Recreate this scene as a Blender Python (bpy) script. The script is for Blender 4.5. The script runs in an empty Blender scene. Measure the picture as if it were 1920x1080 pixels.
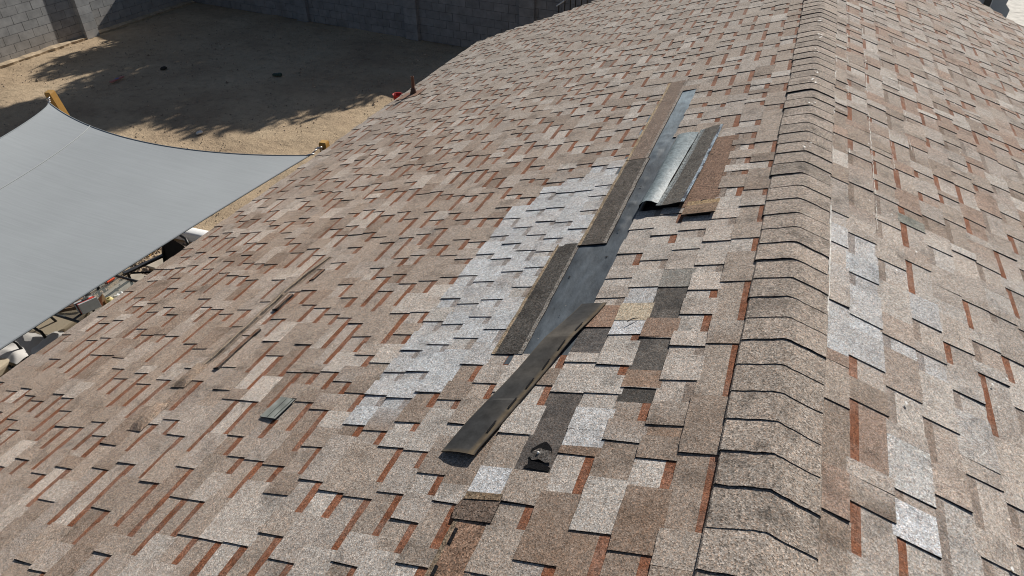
import bpy, bmesh, math, random
from mathutils import Vector, Matrix, noise
random.seed(11)
R = math.radians
sc = bpy.context.scene
col = sc.collection

# ------------------------------------------------------------------ camera
RZ = 4.0                                   # ridge height above the ground
th, ps, ro = R(36.28), R(21.117), R(0.198)
F = Vector((-math.sin(ps)*math.cos(th), math.cos(ps)*math.cos(th), -math.sin(th)))
Rt = Vector((math.cos(ps), math.sin(ps), 0)); Up = Rt.cross(F)
R2 = Rt*math.cos(ro)+Up*math.sin(ro); U2 = -Rt*math.sin(ro)+Up*math.cos(ro)
cd = bpy.data.cameras.new('camera'); cam = bpy.data.objects.new('camera', cd); col.objects.link(cam)
M = Matrix((R2, U2, -F)).transposed().to_4x4(); M.translation = Vector((-0.2359, 0, RZ+1.6402))
cam.matrix_world = M
cd.sensor_width = 36; cd.lens = 24.29; cd.clip_end = 2000; cd.clip_start = 0.05
sc.camera = cam

# ------------------------------------------------------------------ light
EL, AZ = R(32), R(11)
w = bpy.data.worlds.new('World'); sc.world = w; w.use_nodes = True
nt = w.node_tree; bg = nt.nodes['Background']
sky = nt.nodes.new('ShaderNodeTexSky'); sky.sky_type = 'NISHITA'; sky.sun_disc = False
sky.sun_elevation = EL; sky.sun_rotation = AZ
nt.links.new(sky.outputs[0], bg.inputs[0]); bg.inputs[1].default_value = 0.05
sd = bpy.data.lights.new('sun', 'SUN'); so = bpy.data.objects.new('sun', sd); col.objects.link(so)
sd.energy = 5.0; sd.angle = R(0.5); sd.color = (1.0, 0.94, 0.86)
sv = Vector((math.sin(AZ)*math.cos(EL), math.cos(AZ)*math.cos(EL), math.sin(EL)))
so.rotation_euler = sv.to_track_quat('Z', 'Y').to_euler(); so.location = sv*60
sc.view_settings.view_transform = 'Standard'; sc.view_settings.look = 'None'
sc.view_settings.exposure = 0.25; sc.view_settings.gamma = 1
sc.cycles.filter_width = 1.0

# ------------------------------------------------------------------ helpers
class MB:
    def __init__(s): s.v = []; s.f = []; s.c = []; s.sm = []
    def quad(s, pts, c=(1, 1, 1), up=None, smooth=False):
        pts = [Vector(p) for p in pts]
        cs = list(c) if isinstance(c[0], (tuple, list)) else [c]*len(pts)
        if up is not None:
            n = (pts[1]-pts[0]).cross(pts[2]-pts[0])
            if n.dot(up) < 0: pts.reverse(); cs.reverse()
        i = len(s.v); s.v += pts; s.f.append(tuple(range(i, i+len(pts)))); s.c.append(cs); s.sm.append(smooth)
    def grid(s, rows, c=(1, 1, 1), smooth=True, closed=False, cs=False):
        """rows: list of lists of points; c colour or function(i,j)"""
        i0 = len(s.v); n = len(rows[0])
        for r in rows: s.v += [Vector(p) for p in r]
        for i in range(len(rows)-1):
            for j in range(n if closed else n-1):
                a = i0+i*n+j; b = i0+i*n+(j+1) % n
                s.f.append((a, b, b+n, a+n)); cc = c(i, j) if callable(c) else c
                s.c.append([c(i, j), c(i, j+1), c(i+1, j+1), c(i+1, j)] if cs else [cc]*4); s.sm.append(smooth)
    def box(s, c, d, rz=0, colr=(1, 1, 1), M4=None):
        i = len(s.v); ct = Vector(c); ro = Matrix.Rotation(rz, 3, 'Z')
        for z in (-1, 1):
            for y in (-1, 1):
                for x in (-1, 1):
                    p = Vector((x*d[0]/2, y*d[1]/2, z*d[2]/2))
                    s.v.append(ct+(M4 @ p if M4 else ro @ p))
        for f in ((0, 2, 3, 1), (4, 5, 7, 6), (0, 1, 5, 4), (2, 6, 7, 3), (0, 4, 6, 2), (1, 3, 7, 5)):
            s.f.append(tuple(i+k for k in f)); s.c.append([colr]*4); s.sm.append(False)
    def tube(s, pts, r, n=8, colr=(1, 1, 1), caps=True):
        pts = [Vector(p) for p in pts]; rr = r if isinstance(r, (list, tuple)) else [r]*len(pts)
        rows = []; prev = None
        for i, p in enumerate(pts):
            t = (pts[min(i+1, len(pts)-1)]-pts[max(i-1, 0)]).normalized()
            a = prev if prev is not None else (Vector((0, 0, 1)) if abs(t.z) < .9 else Vector((1, 0, 0)))
            x = (a-t*a.dot(t)).normalized(); prev = x; y = t.cross(x)
            rows.append([p+(x*math.cos(2*math.pi*k/n)+y*math.sin(2*math.pi*k/n))*rr[i] for k in range(n)])
        s.grid(rows, colr, True, True)
        if caps:
            s.quad(rows[0][::-1], colr); s.quad(rows[-1], colr)
    def build(s, name, mat, parent=None, bevel=0, weld=False):
        me = bpy.data.meshes.new(name); me.from_pydata([tuple(v) for v in s.v], [], s.f)
        a = me.color_attributes.new('Col', 'FLOAT_COLOR', 'CORNER')
        flat = []
        for cs in s.c:
            for c in cs: flat += [c[0], c[1], c[2], 1.0]
        a.data.foreach_set('color', flat)
        me.polygons.foreach_set('use_smooth', s.sm)
        me.materials.append(mat); me.update()
        o = bpy.data.objects.new(name, me); col.objects.link(o)
        if parent:
            o.parent = parent; o.matrix_parent_inverse = Matrix.Translation(parent.location).inverted() if False else Matrix()
            o.location = -Vector(parent.location) if not parent.parent else Vector((0, 0, 0))
        if bevel:
            b = o.modifiers.new('bevel', 'BEVEL'); b.width = bevel; b.segments = 2; b.limit_method = 'ANGLE'
        return o

def empty(name, label, cat, loc=(0, 0, 0), group=None):
    o = bpy.data.objects.new(name, None); col.objects.link(o); o.location = loc; o.empty_display_size = .2
    return tag(o, label, cat, group)
def tag(o, label=None, cat=None, group=None, kind=None):
    if label: o['label'] = label
    if cat: o['category'] = cat
    if group: o['group'] = group
    if kind: o['kind'] = kind
    return o
def lerp(a, b, t): return a+(b-a)*t
def cmix(a, b, t): return tuple(lerp(a[i], b[i], t) for i in range(3))
def cmul(a, k): return tuple(x*k for x in a)
def pl(pts, x):
    if x <= pts[0][0]: return pts[0][1]
    for (a, b), (c, d) in zip(pts, pts[1:]):
        if x <= c: return b+(d-b)*(x-a)/(c-a)
    return pts[-1][1]

# ------------------------------------------------------------------ materials
def newmat(name, rough=.9, spec=.2):
    m = bpy.data.materials.new(name); m.use_nodes = True; t = m.node_tree
    b = t.nodes['Principled BSDF']; b.inputs['Roughness'].default_value = rough
    b.inputs['Specular IOR Level'].default_value = spec
    return m, t, b
def N(t, typ, **kw):
    n = t.nodes.new(typ)
    for k, v in kw.items(): setattr(n, k, v)
    return n
def ramp(t, stops, interp='LINEAR'):
    r = N(t, 'ShaderNodeValToRGB'); cr = r.color_ramp; cr.interpolation = interp
    while len(cr.elements) > 1: cr.elements.remove(cr.elements[-1])
    for i, (p, c) in enumerate(stops):
        e = cr.elements[0] if i == 0 else cr.elements.new(p)
        e.position = p; e.color = (c, c, c, 1) if not isinstance(c, tuple) else (*c, 1)
    return r
def mixc(t, a, b, fac, mode='MULTIPLY'):
    m = N(t, 'ShaderNodeMix', data_type='RGBA', blend_type=mode); m.clamp_result = False
    for sock, v in ((m.inputs[0], fac), (m.inputs[6], a), (m.inputs[7], b)):
        if hasattr(v, 'links'): t.links.new(v, sock)
        elif isinstance(v, tuple): sock.default_value = (*v, 1)
        else: sock.default_value = v
    return m.outputs[2]
def noise_tex(t, scale, detail=3, vec=None, rough=.5):
    n = N(t, 'ShaderNodeTexNoise'); n.inputs['Scale'].default_value = scale
    n.inputs['Detail'].default_value = detail; n.inputs['Roughness'].default_value = rough
    if vec: t.links.new(vec, n.inputs['Vector'])
    return n
def mapping(t, scale=(1, 1, 1), rot=(0, 0, 0)):
    tc = N(t, 'ShaderNodeTexCoord'); mp = N(t, 'ShaderNodeMapping')
    mp.inputs['Scale'].default_value = scale; mp.inputs['Rotation'].default_value = rot
    t.links.new(tc.outputs['Object'], mp.inputs[0]); return mp.outputs[0]

def granule_mat(name, cells=230, contrast=1.0, stain=.35, fade=0):
    m, t, b = newmat(name, .93, .12)
    at = N(t, 'ShaderNodeAttribute', attribute_name='Col')
    vec = mapping(t)
    vo = N(t, 'ShaderNodeTexVoronoi'); vo.inputs['Scale'].default_value = cells; t.links.new(vec, vo.inputs['Vector'])
    sp = N(t, 'ShaderNodeSeparateColor'); t.links.new(vo.outputs['Color'], sp.inputs[0])
    k = contrast
    r1 = ramp(t, [(0, 1-.62*k), (.16, 1-.42*k), (.4, 1-.10*k), (.7, 1+.06*k), (.88, 1+.35*k), (1, 1+.75*k)])
    t.links.new(sp.outputs[0], r1.inputs[0])
    r2 = ramp(t, [(0, (1.12, .95, .85)), (.45, (1, 1, 1)), (1, (.94, 1.0, 1.07))]); t.links.new(sp.outputs[1], r2.inputs[0])
    c0 = at.outputs['Color']
    if fade:
        nf = noise_tex(t, 9, 5, vec, .7); rf = ramp(t, [(.42, 0), (.72, fade)]); t.links.new(nf.outputs[0], rf.inputs[0])
        c0 = mixc(t, c0, (.335, .29, .25), rf.outputs[0], 'MIX')
    c = mixc(t, c0, r1.outputs[0], 1.0)
    c = mixc(t, c, r2.outputs[0], .8)
    n2 = noise_tex(t, 55, 3, vec, .6); r3 = ramp(t, [(.3, .78), (.7, 1.22)]); t.links.new(n2.outputs[0], r3.inputs[0])
    c = mixc(t, c, r3.outputs[0], .8*k)
    n3 = noise_tex(t, 7, 5, vec, .62); r4 = ramp(t, [(.30, 1-.55), (.46, 1), (.75, 1.07)]); t.links.new(n3.outputs[0], r4.inputs[0])
    c = mixc(t, c, r4.outputs[0], stain)
    t.links.new(c, b.inputs['Base Color'])
    bp = N(t, 'ShaderNodeBump'); bp.inputs['Strength'].default_value = .35; bp.inputs['Distance'].default_value = .002
    t.links.new(vo.outputs['Distance'], bp.inputs['Height']); t.links.new(bp.outputs[0], b.inputs['Normal'])
    return m
def attr_mat(name, rough=.8, spec=.2, n_scale=20, n_amt=.2, bump=0, detail=4, metallic=0, stretch=(1, 1, 1)):
    m, t, b = newmat(name, rough, spec); b.inputs['Metallic'].default_value = metallic
    at = N(t, 'ShaderNodeAttribute', attribute_name='Col'); vec = mapping(t, stretch)
    n = noise_tex(t, n_scale, detail, vec, .6); r = ramp(t, [(.25, 1-n_amt), (.75, 1+n_amt)]); t.links.new(n.outputs[0], r.inputs[0])
    t.links.new(mixc(t, at.outputs['Color'], r.outputs[0], 1.0), b.inputs['Base Color'])
    if bump:
        bp = N(t, 'ShaderNodeBump'); bp.inputs['Strength'].default_value = .6; bp.inputs['Distance'].default_value = bump
        t.links.new(n.outputs[0], bp.inputs['Height']); t.links.new(bp.outputs[0], b.inputs['Normal'])
    return m
MSH = granule_mat('shingle_granules', 260, .86, .65, .35)
MCAP = granule_mat('ridge_cap_granules', 235, 1.05, .9)
MDARK = granule_mat('bare_headlap_granules', 225, 1.15, .7)
MFELT = attr_mat('felt', .6, .3, 9, .5, .009, 7, 0, (2.2, .8, 1))
MBACK = attr_mat('asphalt_backing', .85, .15, 18, .45, .002, 6)
MCURL = attr_mat('bitumen_sheet', .56, .35, 40, .45, .006, 7)
MPLAIN = attr_mat('painted', .6, .3, 30, .08)
MROUGH = attr_mat('masonry', .95, .1, 5, .24, .004, 8)
MBLACK = attr_mat('black_metal', .45, .4, 20, .1)
MFAB = attr_mat('woven_fabric', .85, .15, 60, .06)
MWHITE = attr_mat('caulk', .7, .3, 60, .15, .002)

# ------------------------------------------------------------------ roof frame
K10 = math.sqrt(10)
def wav(side, s, u):
    return .007*noise.noise((s*1.1+side*7, u*.8, 3.1)) + .0025*noise.noise((s*4+side*3, u*3, 9.))
def P(side, s, u, h=0.0, wv=True):
    """point on a roof slope: side -1 left, +1 right; s down the slope, u along the ridge, h above it"""
    if wv: h += wav(side, s, u)
    return Vector((side*(s*3+h)/K10, u, RZ+(-s+3*h)/K10))
def nrm(side): return Vector((side/K10, 0, 3/K10))
U0 = -3.0
EAVE = 4.69
def uend(side, s): return (12.35-.585*s) if side < 0 else (12.75-.785*s)
SL = [.03, .145, .28, .413, .548, .685, .82, .95, 1.07, 1.19, 1.31, 1.44, 1.57, 1.695, 1.82, 1.948, 2.07, 2.18, 2.295, 2.42]
while SL[-1] < EAVE-.06: SL.append(SL[-1]+.1295)
SR = [.02, .115, .25, .395, .535]
while SR[-1] < EAVE-.06: SR.append(SR[-1]+.1345)

TAN = (.326, .279, .236); BROWN = (.258, .209, .170); LIGHT = (.435, .403, .365); GREY = (.35, .314, .279); DEEP = (.23, .168, .126)
PALE = (.458, .477, .487); PALE2 = (.435, .437, .434); PALE3 = (.42, .395, .365); SAND = (.425, .38, .335); RUST = (.215, .090, .049); EDGE = (.018, .017, .019)
DARKG = (.075, .07, .064); BROWNH = (.17, .12, .095)

# forced pieces: course lower edge -> list of (u0,u1,kind,colour)
def cidx(S, low): return min(range(1, len(S)), key=lambda i: abs(S[i]-low))-1
forced = {(-1, cidx(SL, .548)): [(1.79, 1.866, 's', DARKG), (1.87, 1.966, 't', (.27, .19, .14)), (1.97, 2.165, 's', (.085, .08, .074)), (2.17, 2.30, 't', (.29, .205, .155)),
                                 (2.302, 2.535, 's', (.085, .08, .074)), (2.535, 2.682, 't', (.24, .235, .215)), (2.684, 2.80, 't', SAND), (3.19, 4.22, 'x', None)],
          (-1, cidx(SL, .685)): [(1.56, 1.636, 't', PALE2), (1.636, 1.75, 't', (.52, .52, .51)), (1.755, 1.83, 's', LIGHT), (2.195, 2.288, 't', (.52, .53, .54)), (2.29, 2.42, 't', (.42, .36, .27)),
                                 (2.42, 2.55, 's', PALE2), (3.32, 4.35, 'x', None)],
          (-1, cidx(SL, .82)): [(1.03, 1.20, 't', TAN), (1.43, 1.828, 'd', (.10, .09, .083)), (2.07, 2.246, 'd', (.085, .082, .08)), (2.248, 2.41, 't', (.30, .20, .145)), (3.32, 4.36, 'x', None)],
          (-1, cidx(SL, .95)): [(.30, 1.315, 'x', None), (1.318, 1.435, 't', (.53, .54, .545)), (1.435, 1.60, 's', TAN), (2.06, 5.33, 'x', None)],
          (-1, cidx(SL, 1.07)): [(2.07, 5.52, 'x', None)],
          (-1, cidx(SL, 1.19)): [(2.07, 3.0, 'x', None)],
          (-1, cidx(SL, 2.18)): [(1.612, 1.75, 's', GREY)],
          (1, cidx(SR, .67)): [(3.545, 3.64, 't', (.24, .25, .22))],
          (1, cidx(SR, .535)): [(1.515, 1.66, 't', (.54, .55, .56)), (1.70, 1.93, 't', (.46, .455, .44))],
          }
def region(side, k, u, S):
    """palette choice for a piece of shingle at this place"""
    s = S[k+1]-.06; r = random.random()
    if side < 0:
        lim = {1.13: (3.0, 4.06), 1.25: (2.0, 4.02), 1.37: (1.86, 3.95), 1.50: (1.70, 3.78), 1.63: (1.585, 3.52)}
        for c, (a, b) in lim.items():
            if abs(s-c) < .055 and a <= u <= b: return (PALE if r < .6 else PALE2 if r < .94 else (.43, .41, .38)), 'pale'
        if .28 < s < .82 and 1.75 < u < 3.3 and r < .75: return (SAND if r < .5 else LIGHT), 'pale'
        if .8 < s < 1.4 and 1.3 < u < 2.1 and r < .35: return LIGHT, ''
        if s < .3: return (TAN if r < .6 else BROWN if r < .85 else LIGHT), ''
    else:
        if s < .42 and 2.2 <= u <= 3.4: return (SAND if r < .25 else PALE2 if r < .75 else PALE), 'pale'
        if .40 < s < 1.2 and 1.2 < u < 3.6 and r < .62: return (SAND if r < .2 else (.37, .315, .27) if r < .34 else PALE2 if r < .48 else PALE3), 'pale'
        if r < .2: return (.30, .225, .18), ''
    far = min(1, max(0, (u-4)/4))  # grey cast of the oblique far view, put into the shingle colour
    if r < .44: c = TAN
    elif r < .62: c = BROWN
    elif r < .85: c = GREY
    else: c = LIGHT
    if side > 0 and random.random() < .5: return cmix(c, (.335, .298, .265), far*.5), 'pale'
    if s < .7 and side < 0 and u < 2.2 and r < .25: c = DEEP
    if side < 0 and s > 1.3:
        wm = min(1, (s-1.3)/2)*(1-far); c = (c[0]*(1+.09*wm), c[1]*(1+.015*wm), c[2]*(1-.05*wm))
    return cmix(c, (.325, .302, .27), far*.5), ''

def build_slope(side, S):
    m = MB(); n = nrm(side); fwd = Vector((0, -1, 0))
    # deck under the shingles
    us = [U0+i*.5 for i in range(int((12.8-U0)/.5)+1)]
    for i in range(12):
        sa, sb = EAVE*i/12, EAVE*(i+1)/12
        for a, b in zip(us, us[1:]):
            pts = [(sa, min(a, uend(side, sa))), (sa, min(b, uend(side, sa))), (sb, min(b, uend(side, sb))), (sb, min(a, uend(side, sb)))]
            if pts[0][1] < pts[1][1] or pts[2][1] > pts[3][1]:
                m.quad([P(side, s_, u_, -.008) for s_, u_ in pts], EDGE, n)
    for k in range(len(S)-1):
        s0, s1 = S[k], S[k+1]
        ue = uend(side, (s0+s1)/2)+random.uniform(-.03, .03)
        fl = sorted(forced.get((side, k), []), key=lambda f: f[0])
        segs = []; u = U0+random.uniform(-.2, 0); lastt = False; base = random.random()
        while u < ue:
            f = next((f for f in fl if f[1] > u+1e-4), None)
            if f and u >= f[0]-1e-4:
                segs.append((max(u, f[0]) if segs else f[0], f[1], f[2], f[3])); u = f[1]; lastt = f[2] == 't'; continue
            if not lastt or random.random() < (.06 if side < 0 else .25):
                kind = 't'; L = random.choice((.07, .10, .13, .17, .21, .26))*random.uniform(.85, 1.15)
            else:
                kind = 's'; L = random.choice((.09, .12, .16, .20, .26, .31))*random.uniform(.85, 1.15)
            if side < 0 and .28 <= s0 < 1.7 and 1.5 < u < 4.3: L = random.uniform(.08, .17) if kind == 't' else random.uniform(.05, .12)
            elif u > 3: L *= .88
            e = min(u+L, ue)
            if f and e > f[0]-.03: e = f[0]
            segs.append((u, e, kind, None)); lastt = kind == 't'; u = e
        jit = 0
        for (a, b, kind, cf) in segs:
            if kind == 'x' or b-a < .004: continue
            if cf is None: c, tagc = region(side, k, (a+b)/2, S)
            else: c, tagc = cf, 'f'
            g = random.uniform(.9, 1.1); c = cmul(c, g)
            c2 = cmul(c, random.uniform(.9, 1.1))
            if tagc != 'f' and random.random() < .4: c2 = cmix(c2, region(side, k, b, S)[0], .55)
            ca, cb = c, c2
            sj = s1+random.uniform(-.003, .003)
            lift = random.choice((0, 0, 0, .001, .0025)) if kind == 't' else 0
            hU, hL = (.0044, .0084+lift) if kind == 't' else (.001, .0044)
            if kind == 'd': hU, hL = .001, .004
            cols = [ca, cb, cb, ca]
            sk = random.uniform(-.004, .004)
            nseg = max(1, int((b-a)/(.035 if (a < 3.5 and S[k] < 3) else .10))); jj = [sj+random.uniform(-.0022, .0022) for _ in range(nseg+1)]
            for q in range(nseg):
                x, y = lerp(a, b, q/nseg), lerp(a, b, (q+1)/nseg)
                cx, cy = cmix(ca, cb, q/nseg), cmix(ca, cb, (q+1)/nseg)
                if kind == 's' and cf is None or kind == 's' and tagc == 'f':
                    wst = (.028+.006*base+max(0, .7-s0)*.010+.011*min(1, s0/3)) if tagc != 'pale' else .036
                    sc_ = RUST if tagc == '' else cmix(cmul(c, .66), (.22, .15, .11), .35) if tagc == 'pale' else c
                    if tagc == '': sc_ = cmul(RUST, g*random.uniform(.85, 1.1)); sc_ = cmix(sc_, (.2, .13, .1), max(0, min(.5, (x-4)/8)))
                    if q == 0: strip = random.random() < .93
                    w0 = s0+wst
                    h_ = lerp(hU, hL, wst/(s1-s0))
                    m.quad([P(side, s0-.01, x, hU), P(side, s0-.01, y, hU), P(side, w0, y, h_), P(side, w0, x, h_)], sc_ if strip else [cx, cy, cy, cx], n)
                    m.quad([P(side, w0, x, h_), P(side, w0, y, h_), P(side, jj[q+1], y, hL), P(side, jj[q], x, hL)], [cx, cy, cy, cx], n)
                else:
                    x0 = x+(sk if q == 0 else 0)
                    m.quad([P(side, s0-.01, x, hU), P(side, s0-.01, y, hU), P(side, jj[q+1], y, hL), P(side, jj[q], x0, hL)], [cx, cy, cy, cx], n)
                m.quad([P(side, jj[q], x, hL), P(side, jj[q+1], y, hL), P(side, jj[q+1], y, -.003), P(side, jj[q], x, -.003)], EDGE)
            for uu in (a, b):
                du = sk if uu == a else 0
                m.quad([P(side, s0-.01, uu, hU), P(side, sj, uu+du, hL), P(side, sj, uu+du, 0), P(side, s0-.01, uu, -.002)], EDGE)
    return m

house = empty('house', 'house with a weathered tan shingle gable roof, torn shingles along the ridge', 'house')
o = build_slope(-1, SL).build('roof_slope', MSH, house); o['label'] = 'left roof slope with torn, missing and lifted shingles'
o = build_slope(1, SR).build('roof_slope', MSH, house); o['label'] = 'right roof slope with complete weathered shingles'

# ridge cap
m = MB(); xs = [-.150, -.146, -.11, -.075, -.045, -.025, -.010, .004, .018, .034, .055, .085, .115, .146, .150]
def ridge_z(x, h): return RZ-(math.sqrt(x*x+.026**2)-.026)/3*1.02+h
u = 1.822-.1435*34; j = 0
while u < 12.2:
    dx = random.uniform(-.004, .004)+.004*noise.noise((u*.7, 1, 1)); sk = random.uniform(-.006, .006)
    lift = random.choice((-.0006, -.0003, 0, .0004, .0008, .002)); lc = .006 if abs(u-4.835) < .07 else 0
    c = cmul(cmix((.335, .288, .245), (.25, .217, .185), random.random()), random.uniform(.93, 1.1))
    wob = [random.uniform(-.0025, .0025) for _ in xs]
    rows = []
    for t, h in ((0, .0115+lift+lc), (.5, .0105+lift*.5+lc*.4), (1.0, .0070)):
        rows.append([(x+dx+.002*t, u+t*.165+sk*x/.15+(wob[i] if t == 0 else 0)+.012*(1-min(1, abs(x)/.05))*(1-t)*.5, ridge_z(x, h-.006*(abs(x) > .148))) for i, x in enumerate(xs)])
    def cc(i, jx, c=c):
        return cmul(c, .88) if abs(xs[jx]+.01) < .03 else c
    m.grid(rows, cc, False)
    low = [(p[0], p[1]+.0015, p[2]-.006-lift-lc*.9) for p in rows[0]]
    m.grid([low, rows[0]], EDGE, False)
    for sgn in (0, -1):
        a, b = rows[0][sgn], rows[2][sgn]
        m.quad([a, b, (b[0], b[1], b[2]-.012), (a[0], a[1], a[2]-.02)], EDGE)
    u += .1435*random.uniform(.95, 1.05); j += 1
m.build('ridge_cap', MCAP, house)

# felt laid bare where the shingles are gone
def slab(m, pts, side, h, thick, c, edge=EDGE):
    """closed thin slab from (s,u[,dh]) outline"""
    top = [P(side, p[0], p[1], h+(p[2] if len(p) > 2 else 0)) for p in pts]
    bot = [P(side, p[0], p[1], h-thick+(p[2] if len(p) > 2 else 0)) for p in pts]
    m.quad(top, c, nrm(side)); m.quad(bot, edge, -nrm(side))
    for i in range(len(pts)): m.quad([top[i], top[i-1], bot[i-1], bot[i]], edge)
m = MB(); rows = []
nu = 200
for i in range(nu+1):
    u = lerp(2.0, 5.45, i/nu)
    row = []
    for jx in range(21):
        s = lerp(.80, 1.10, jx/20)
        h = .0008+.004*max(0, noise.noise((s*9, u*5, 1.7)))+(.020*max(0, noise.noise((s*4+u, u*15, 5)))**1.1*max(0, 1-abs(s-.885)/.04) if 2.95 < u < 4.6 else 0)
        row.append(P(-1, s, u, h))
    rows.append(row)
def fc(i, jx):
    u = lerp(2.0, 5.45, i/nu); t = min(1, max(0, (u-3.9)/1.2)); a = .5+.5*noise.noise((jx*.2, u*2.4, 4))
    return cmix(cmix((.040, .051, .064), (.083, .099, .114), a), (.19, .24, .275), t)
m.grid(rows, fc, True, cs=True)
rf = random.Random(9)
for i in range(16):      # grit, old nail heads and small tears in the felt
    u = rf.uniform(2.1, 5.0); s_ = rf.uniform(.865, 1.04 if u < 3 else .915); r_ = rf.uniform(.0012, .0028); tear = rf.random() < .3
    cl = (.012, .012, .014) if tear else (.02, .02, .022) if rf.random() < .4 else (.34, .31, .27)
    m.quad([P(-1, s_+r_*(2.6 if tear else 1)*math.cos(a)*rf.uniform(.6, 1.3), u+r_*(3.5 if tear else 1)*math.sin(a)*rf.uniform(.5, 1.3), .006 if u < 3 else .012) for a in [q*math.pi/3 for q in range(6)]], cl, nrm(-1))
m.build('underlayment', MFELT, house)

# bare headlap strips with tan worn edges
def headlap(us, lo, hi, c, h0, ce=(.27, .215, .15), parent=house, seed=0, dashes=None, flip=False):
    m = MB(); n = 26
    for i in range(n):
        a, b = lerp(us[0], us[1], i/n), lerp(us[0], us[1], (i+1)/n)
        f = lambda fn, u: pl(fn, u)+.004*noise.noise((u*9, seed, 1))
        for (t0, t1, cc) in ((0, .13, cmix(c, (.3, .28, .25), .55)), (.13, .88, c), (.88, 1, ce)):
            q = []
            for (t, u) in ((t0, a), (t0, b), (t1, b), (t1, a)):
                q.append(P(-1, lerp(f(hi, u), f(lo, u), t), u, h0+.0022*t))
            m.quad(q, cmul(cc, 1+.15*noise.noise((a*14, t0*5, seed))), nrm(-1))
        m.quad([P(-1, f(hi, a), a, h0), P(-1, f(hi, b), b, h0), P(-1, f(hi, b), b, -.002), P(-1, f(hi, a), a, -.002)], EDGE)
        m.quad([P(-1, f(lo, a), a, h0+.0022), P(-1, f(lo, b), b, h0+.0022), P(-1, f(lo, b), b, -.002), P(-1, f(lo, a), a, -.002)], EDGE)
    for u in us:
        m.quad([P(-1, pl(hi, u), u, h0), P(-1, pl(lo, u), u, h0+.0022), P(-1, pl(lo, u), u, -.002), P(-1, pl(hi, u), u, -.002)], EDGE)
    for (u, s) in (dashes or []):
        m.quad([P(-1, s-.008, u-.03, h0+.0045), P(-1, s-.006, u+.03, h0+.0045), P(-1, s+.008, u+.034, h0+.0045), P(-1, s+.007, u-.026, h0+.0045)], (.012, .012, .014), nrm(-1))
    return m
hm = headlap((2.065, 3.02), [(2.065, 1.186), (3.0, 1.2)], [(2.065, 1.035), (3.0, 1.065)], DARKG, .006, seed=1)
o = hm.build('headlap_strip', MDARK, house); o['label'] = 'dark bare shingle strip beside the lower felt'
hm = headlap((2.985, 4.06), [(2.985, 1.072), (4.06, 1.074)], [(2.985, .912), (4.06, .918)], (.095, .085, .075), .0095, seed=2)
o = hm.build('headlap_strip', MDARK, house); o['label'] = 'dark bare shingle strip beside the middle of the felt'
hm = headlap((4.07, 5.6), [(4.07, 1.074), (5.6, 1.088)], [(4.07, .93), (5.2, .93), (5.6, .93)], (.20, .155, .125), .0085, ce=(.33, .26, .17), seed=3)
o = hm.build('headlap_strip', MDARK, house); o['label'] = 'brown bare shingle strip at the far end of the felt'
hm = headlap((.30, 1.21), [(.3, .95), (1.21, .945)], [(.3, .80), (1.21, .80)], (.235, .155, .11), .0055, ce=(.20, .155, .11), seed=4, dashes=[(1.14, .918), (1.0, .918), (.86, .916), (.72, .918)])
o = hm.build('headlap_strip', MDARK, house); o['label'] = 'brown bare shingle strip with black sealant dashes at the bottom edge'
m = MB()
slab(m, [(.955, 1.205), (.965, 1.25), (.945, 1.308), (.81, 1.312), (.81, 1.205)], -1, .012, .004, (.15, .115, .092))
slab(m, [(.945, 1.285), (.947, 1.316), (.812, 1.318), (.812, 1.292)], -1, .0145, .003, (.205, .155, .105))
m.build('headlap_tab', MDARK, house)

# brown bare area right of the curled sheet and its small tab
hm = headlap((3.30, 4.24), [(3.30, .60), (4.24, .57)], [(3.30, .37), (4.24, .36)], (.205, .135, .098), .006, ce=(.2, .14, .1), seed=6)
o = hm.build('headlap_strip', MDARK, house); o['label'] = 'rust brown bare strip between curled sheet and ridge'
m = MB()
rows = [[P(-1, s, u, h) for s in (.385, .42, .47, .52, .556)] for (u, h) in ((3.175, .03), (3.24, .024), (3.31, .012), (3.36, .008))]
m.grid(rows, lambda i, jx: (.30, .22, .13) if i == 2 else (.19, .135, .095), False)
m.grid([[p-Vector((0, 0, .006)) for p in rows[0]], rows[0]], EDGE, False)
m.build('lifted_tab', MDARK, house)

# torn hole in the dark strip: its dark opening is painted as black patches
m = MB(); ctr = (.752, 1.51)
ring = [(ctr[0]+.040*math.cos(a)*random.uniform(.7, 1.15), ctr[1]+.060*math.sin(a)*random.uniform(.75, 1.1)) for a in [i*2*math.pi/14 for i in range(14)]]
m.quad([P(-1, s, u, .0062) for s, u in ring], (.006, .006, .007), nrm(-1))
m.quad([P(-1, s, u, .0064) for s, u in ((.79, 1.445), (.69, 1.435), (.69, 1.452), (.73, 1.47), (.765, 1.475))], (.006, .006, .007), nrm(-1))
fl = [(.788, 1.497, .004), (.775, 1.520, .006), (.758, 1.533, .007), (.738, 1.528, .006), (.712, 1.524, .004), (.694, 1.475, .004), (.715, 1.470, .005), (.742, 1.482, .007), (.768, 1.478, .004)]
cf = P(-1, .742, 1.503, .012)
for i in range(len(fl)):
    a, b = fl[i-1], fl[i]
    m.quad([cf, P(-1, a[0], a[1], a[2]+.004), P(-1, b[0], b[1], b[2]+.004)], cmul((.115, .106, .097), random.uniform(.85, 1.1)), nrm(-1))
m.build('torn_flap', MDARK, house)
m = MB(); c = P(-1, .752, 1.508, .016)
m.grid([[c+Vector((r_*math.cos(a), r_*math.sin(a), z)) for a in [i*math.pi/5 for i in range(10)]] for r_, z in ((.0045, -.008), (.0045, 0), (.003, .0015), (.0005, .002))], (.75, .75, .72), True, True)
m.build('nail_head', MPLAIN, house)

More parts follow.
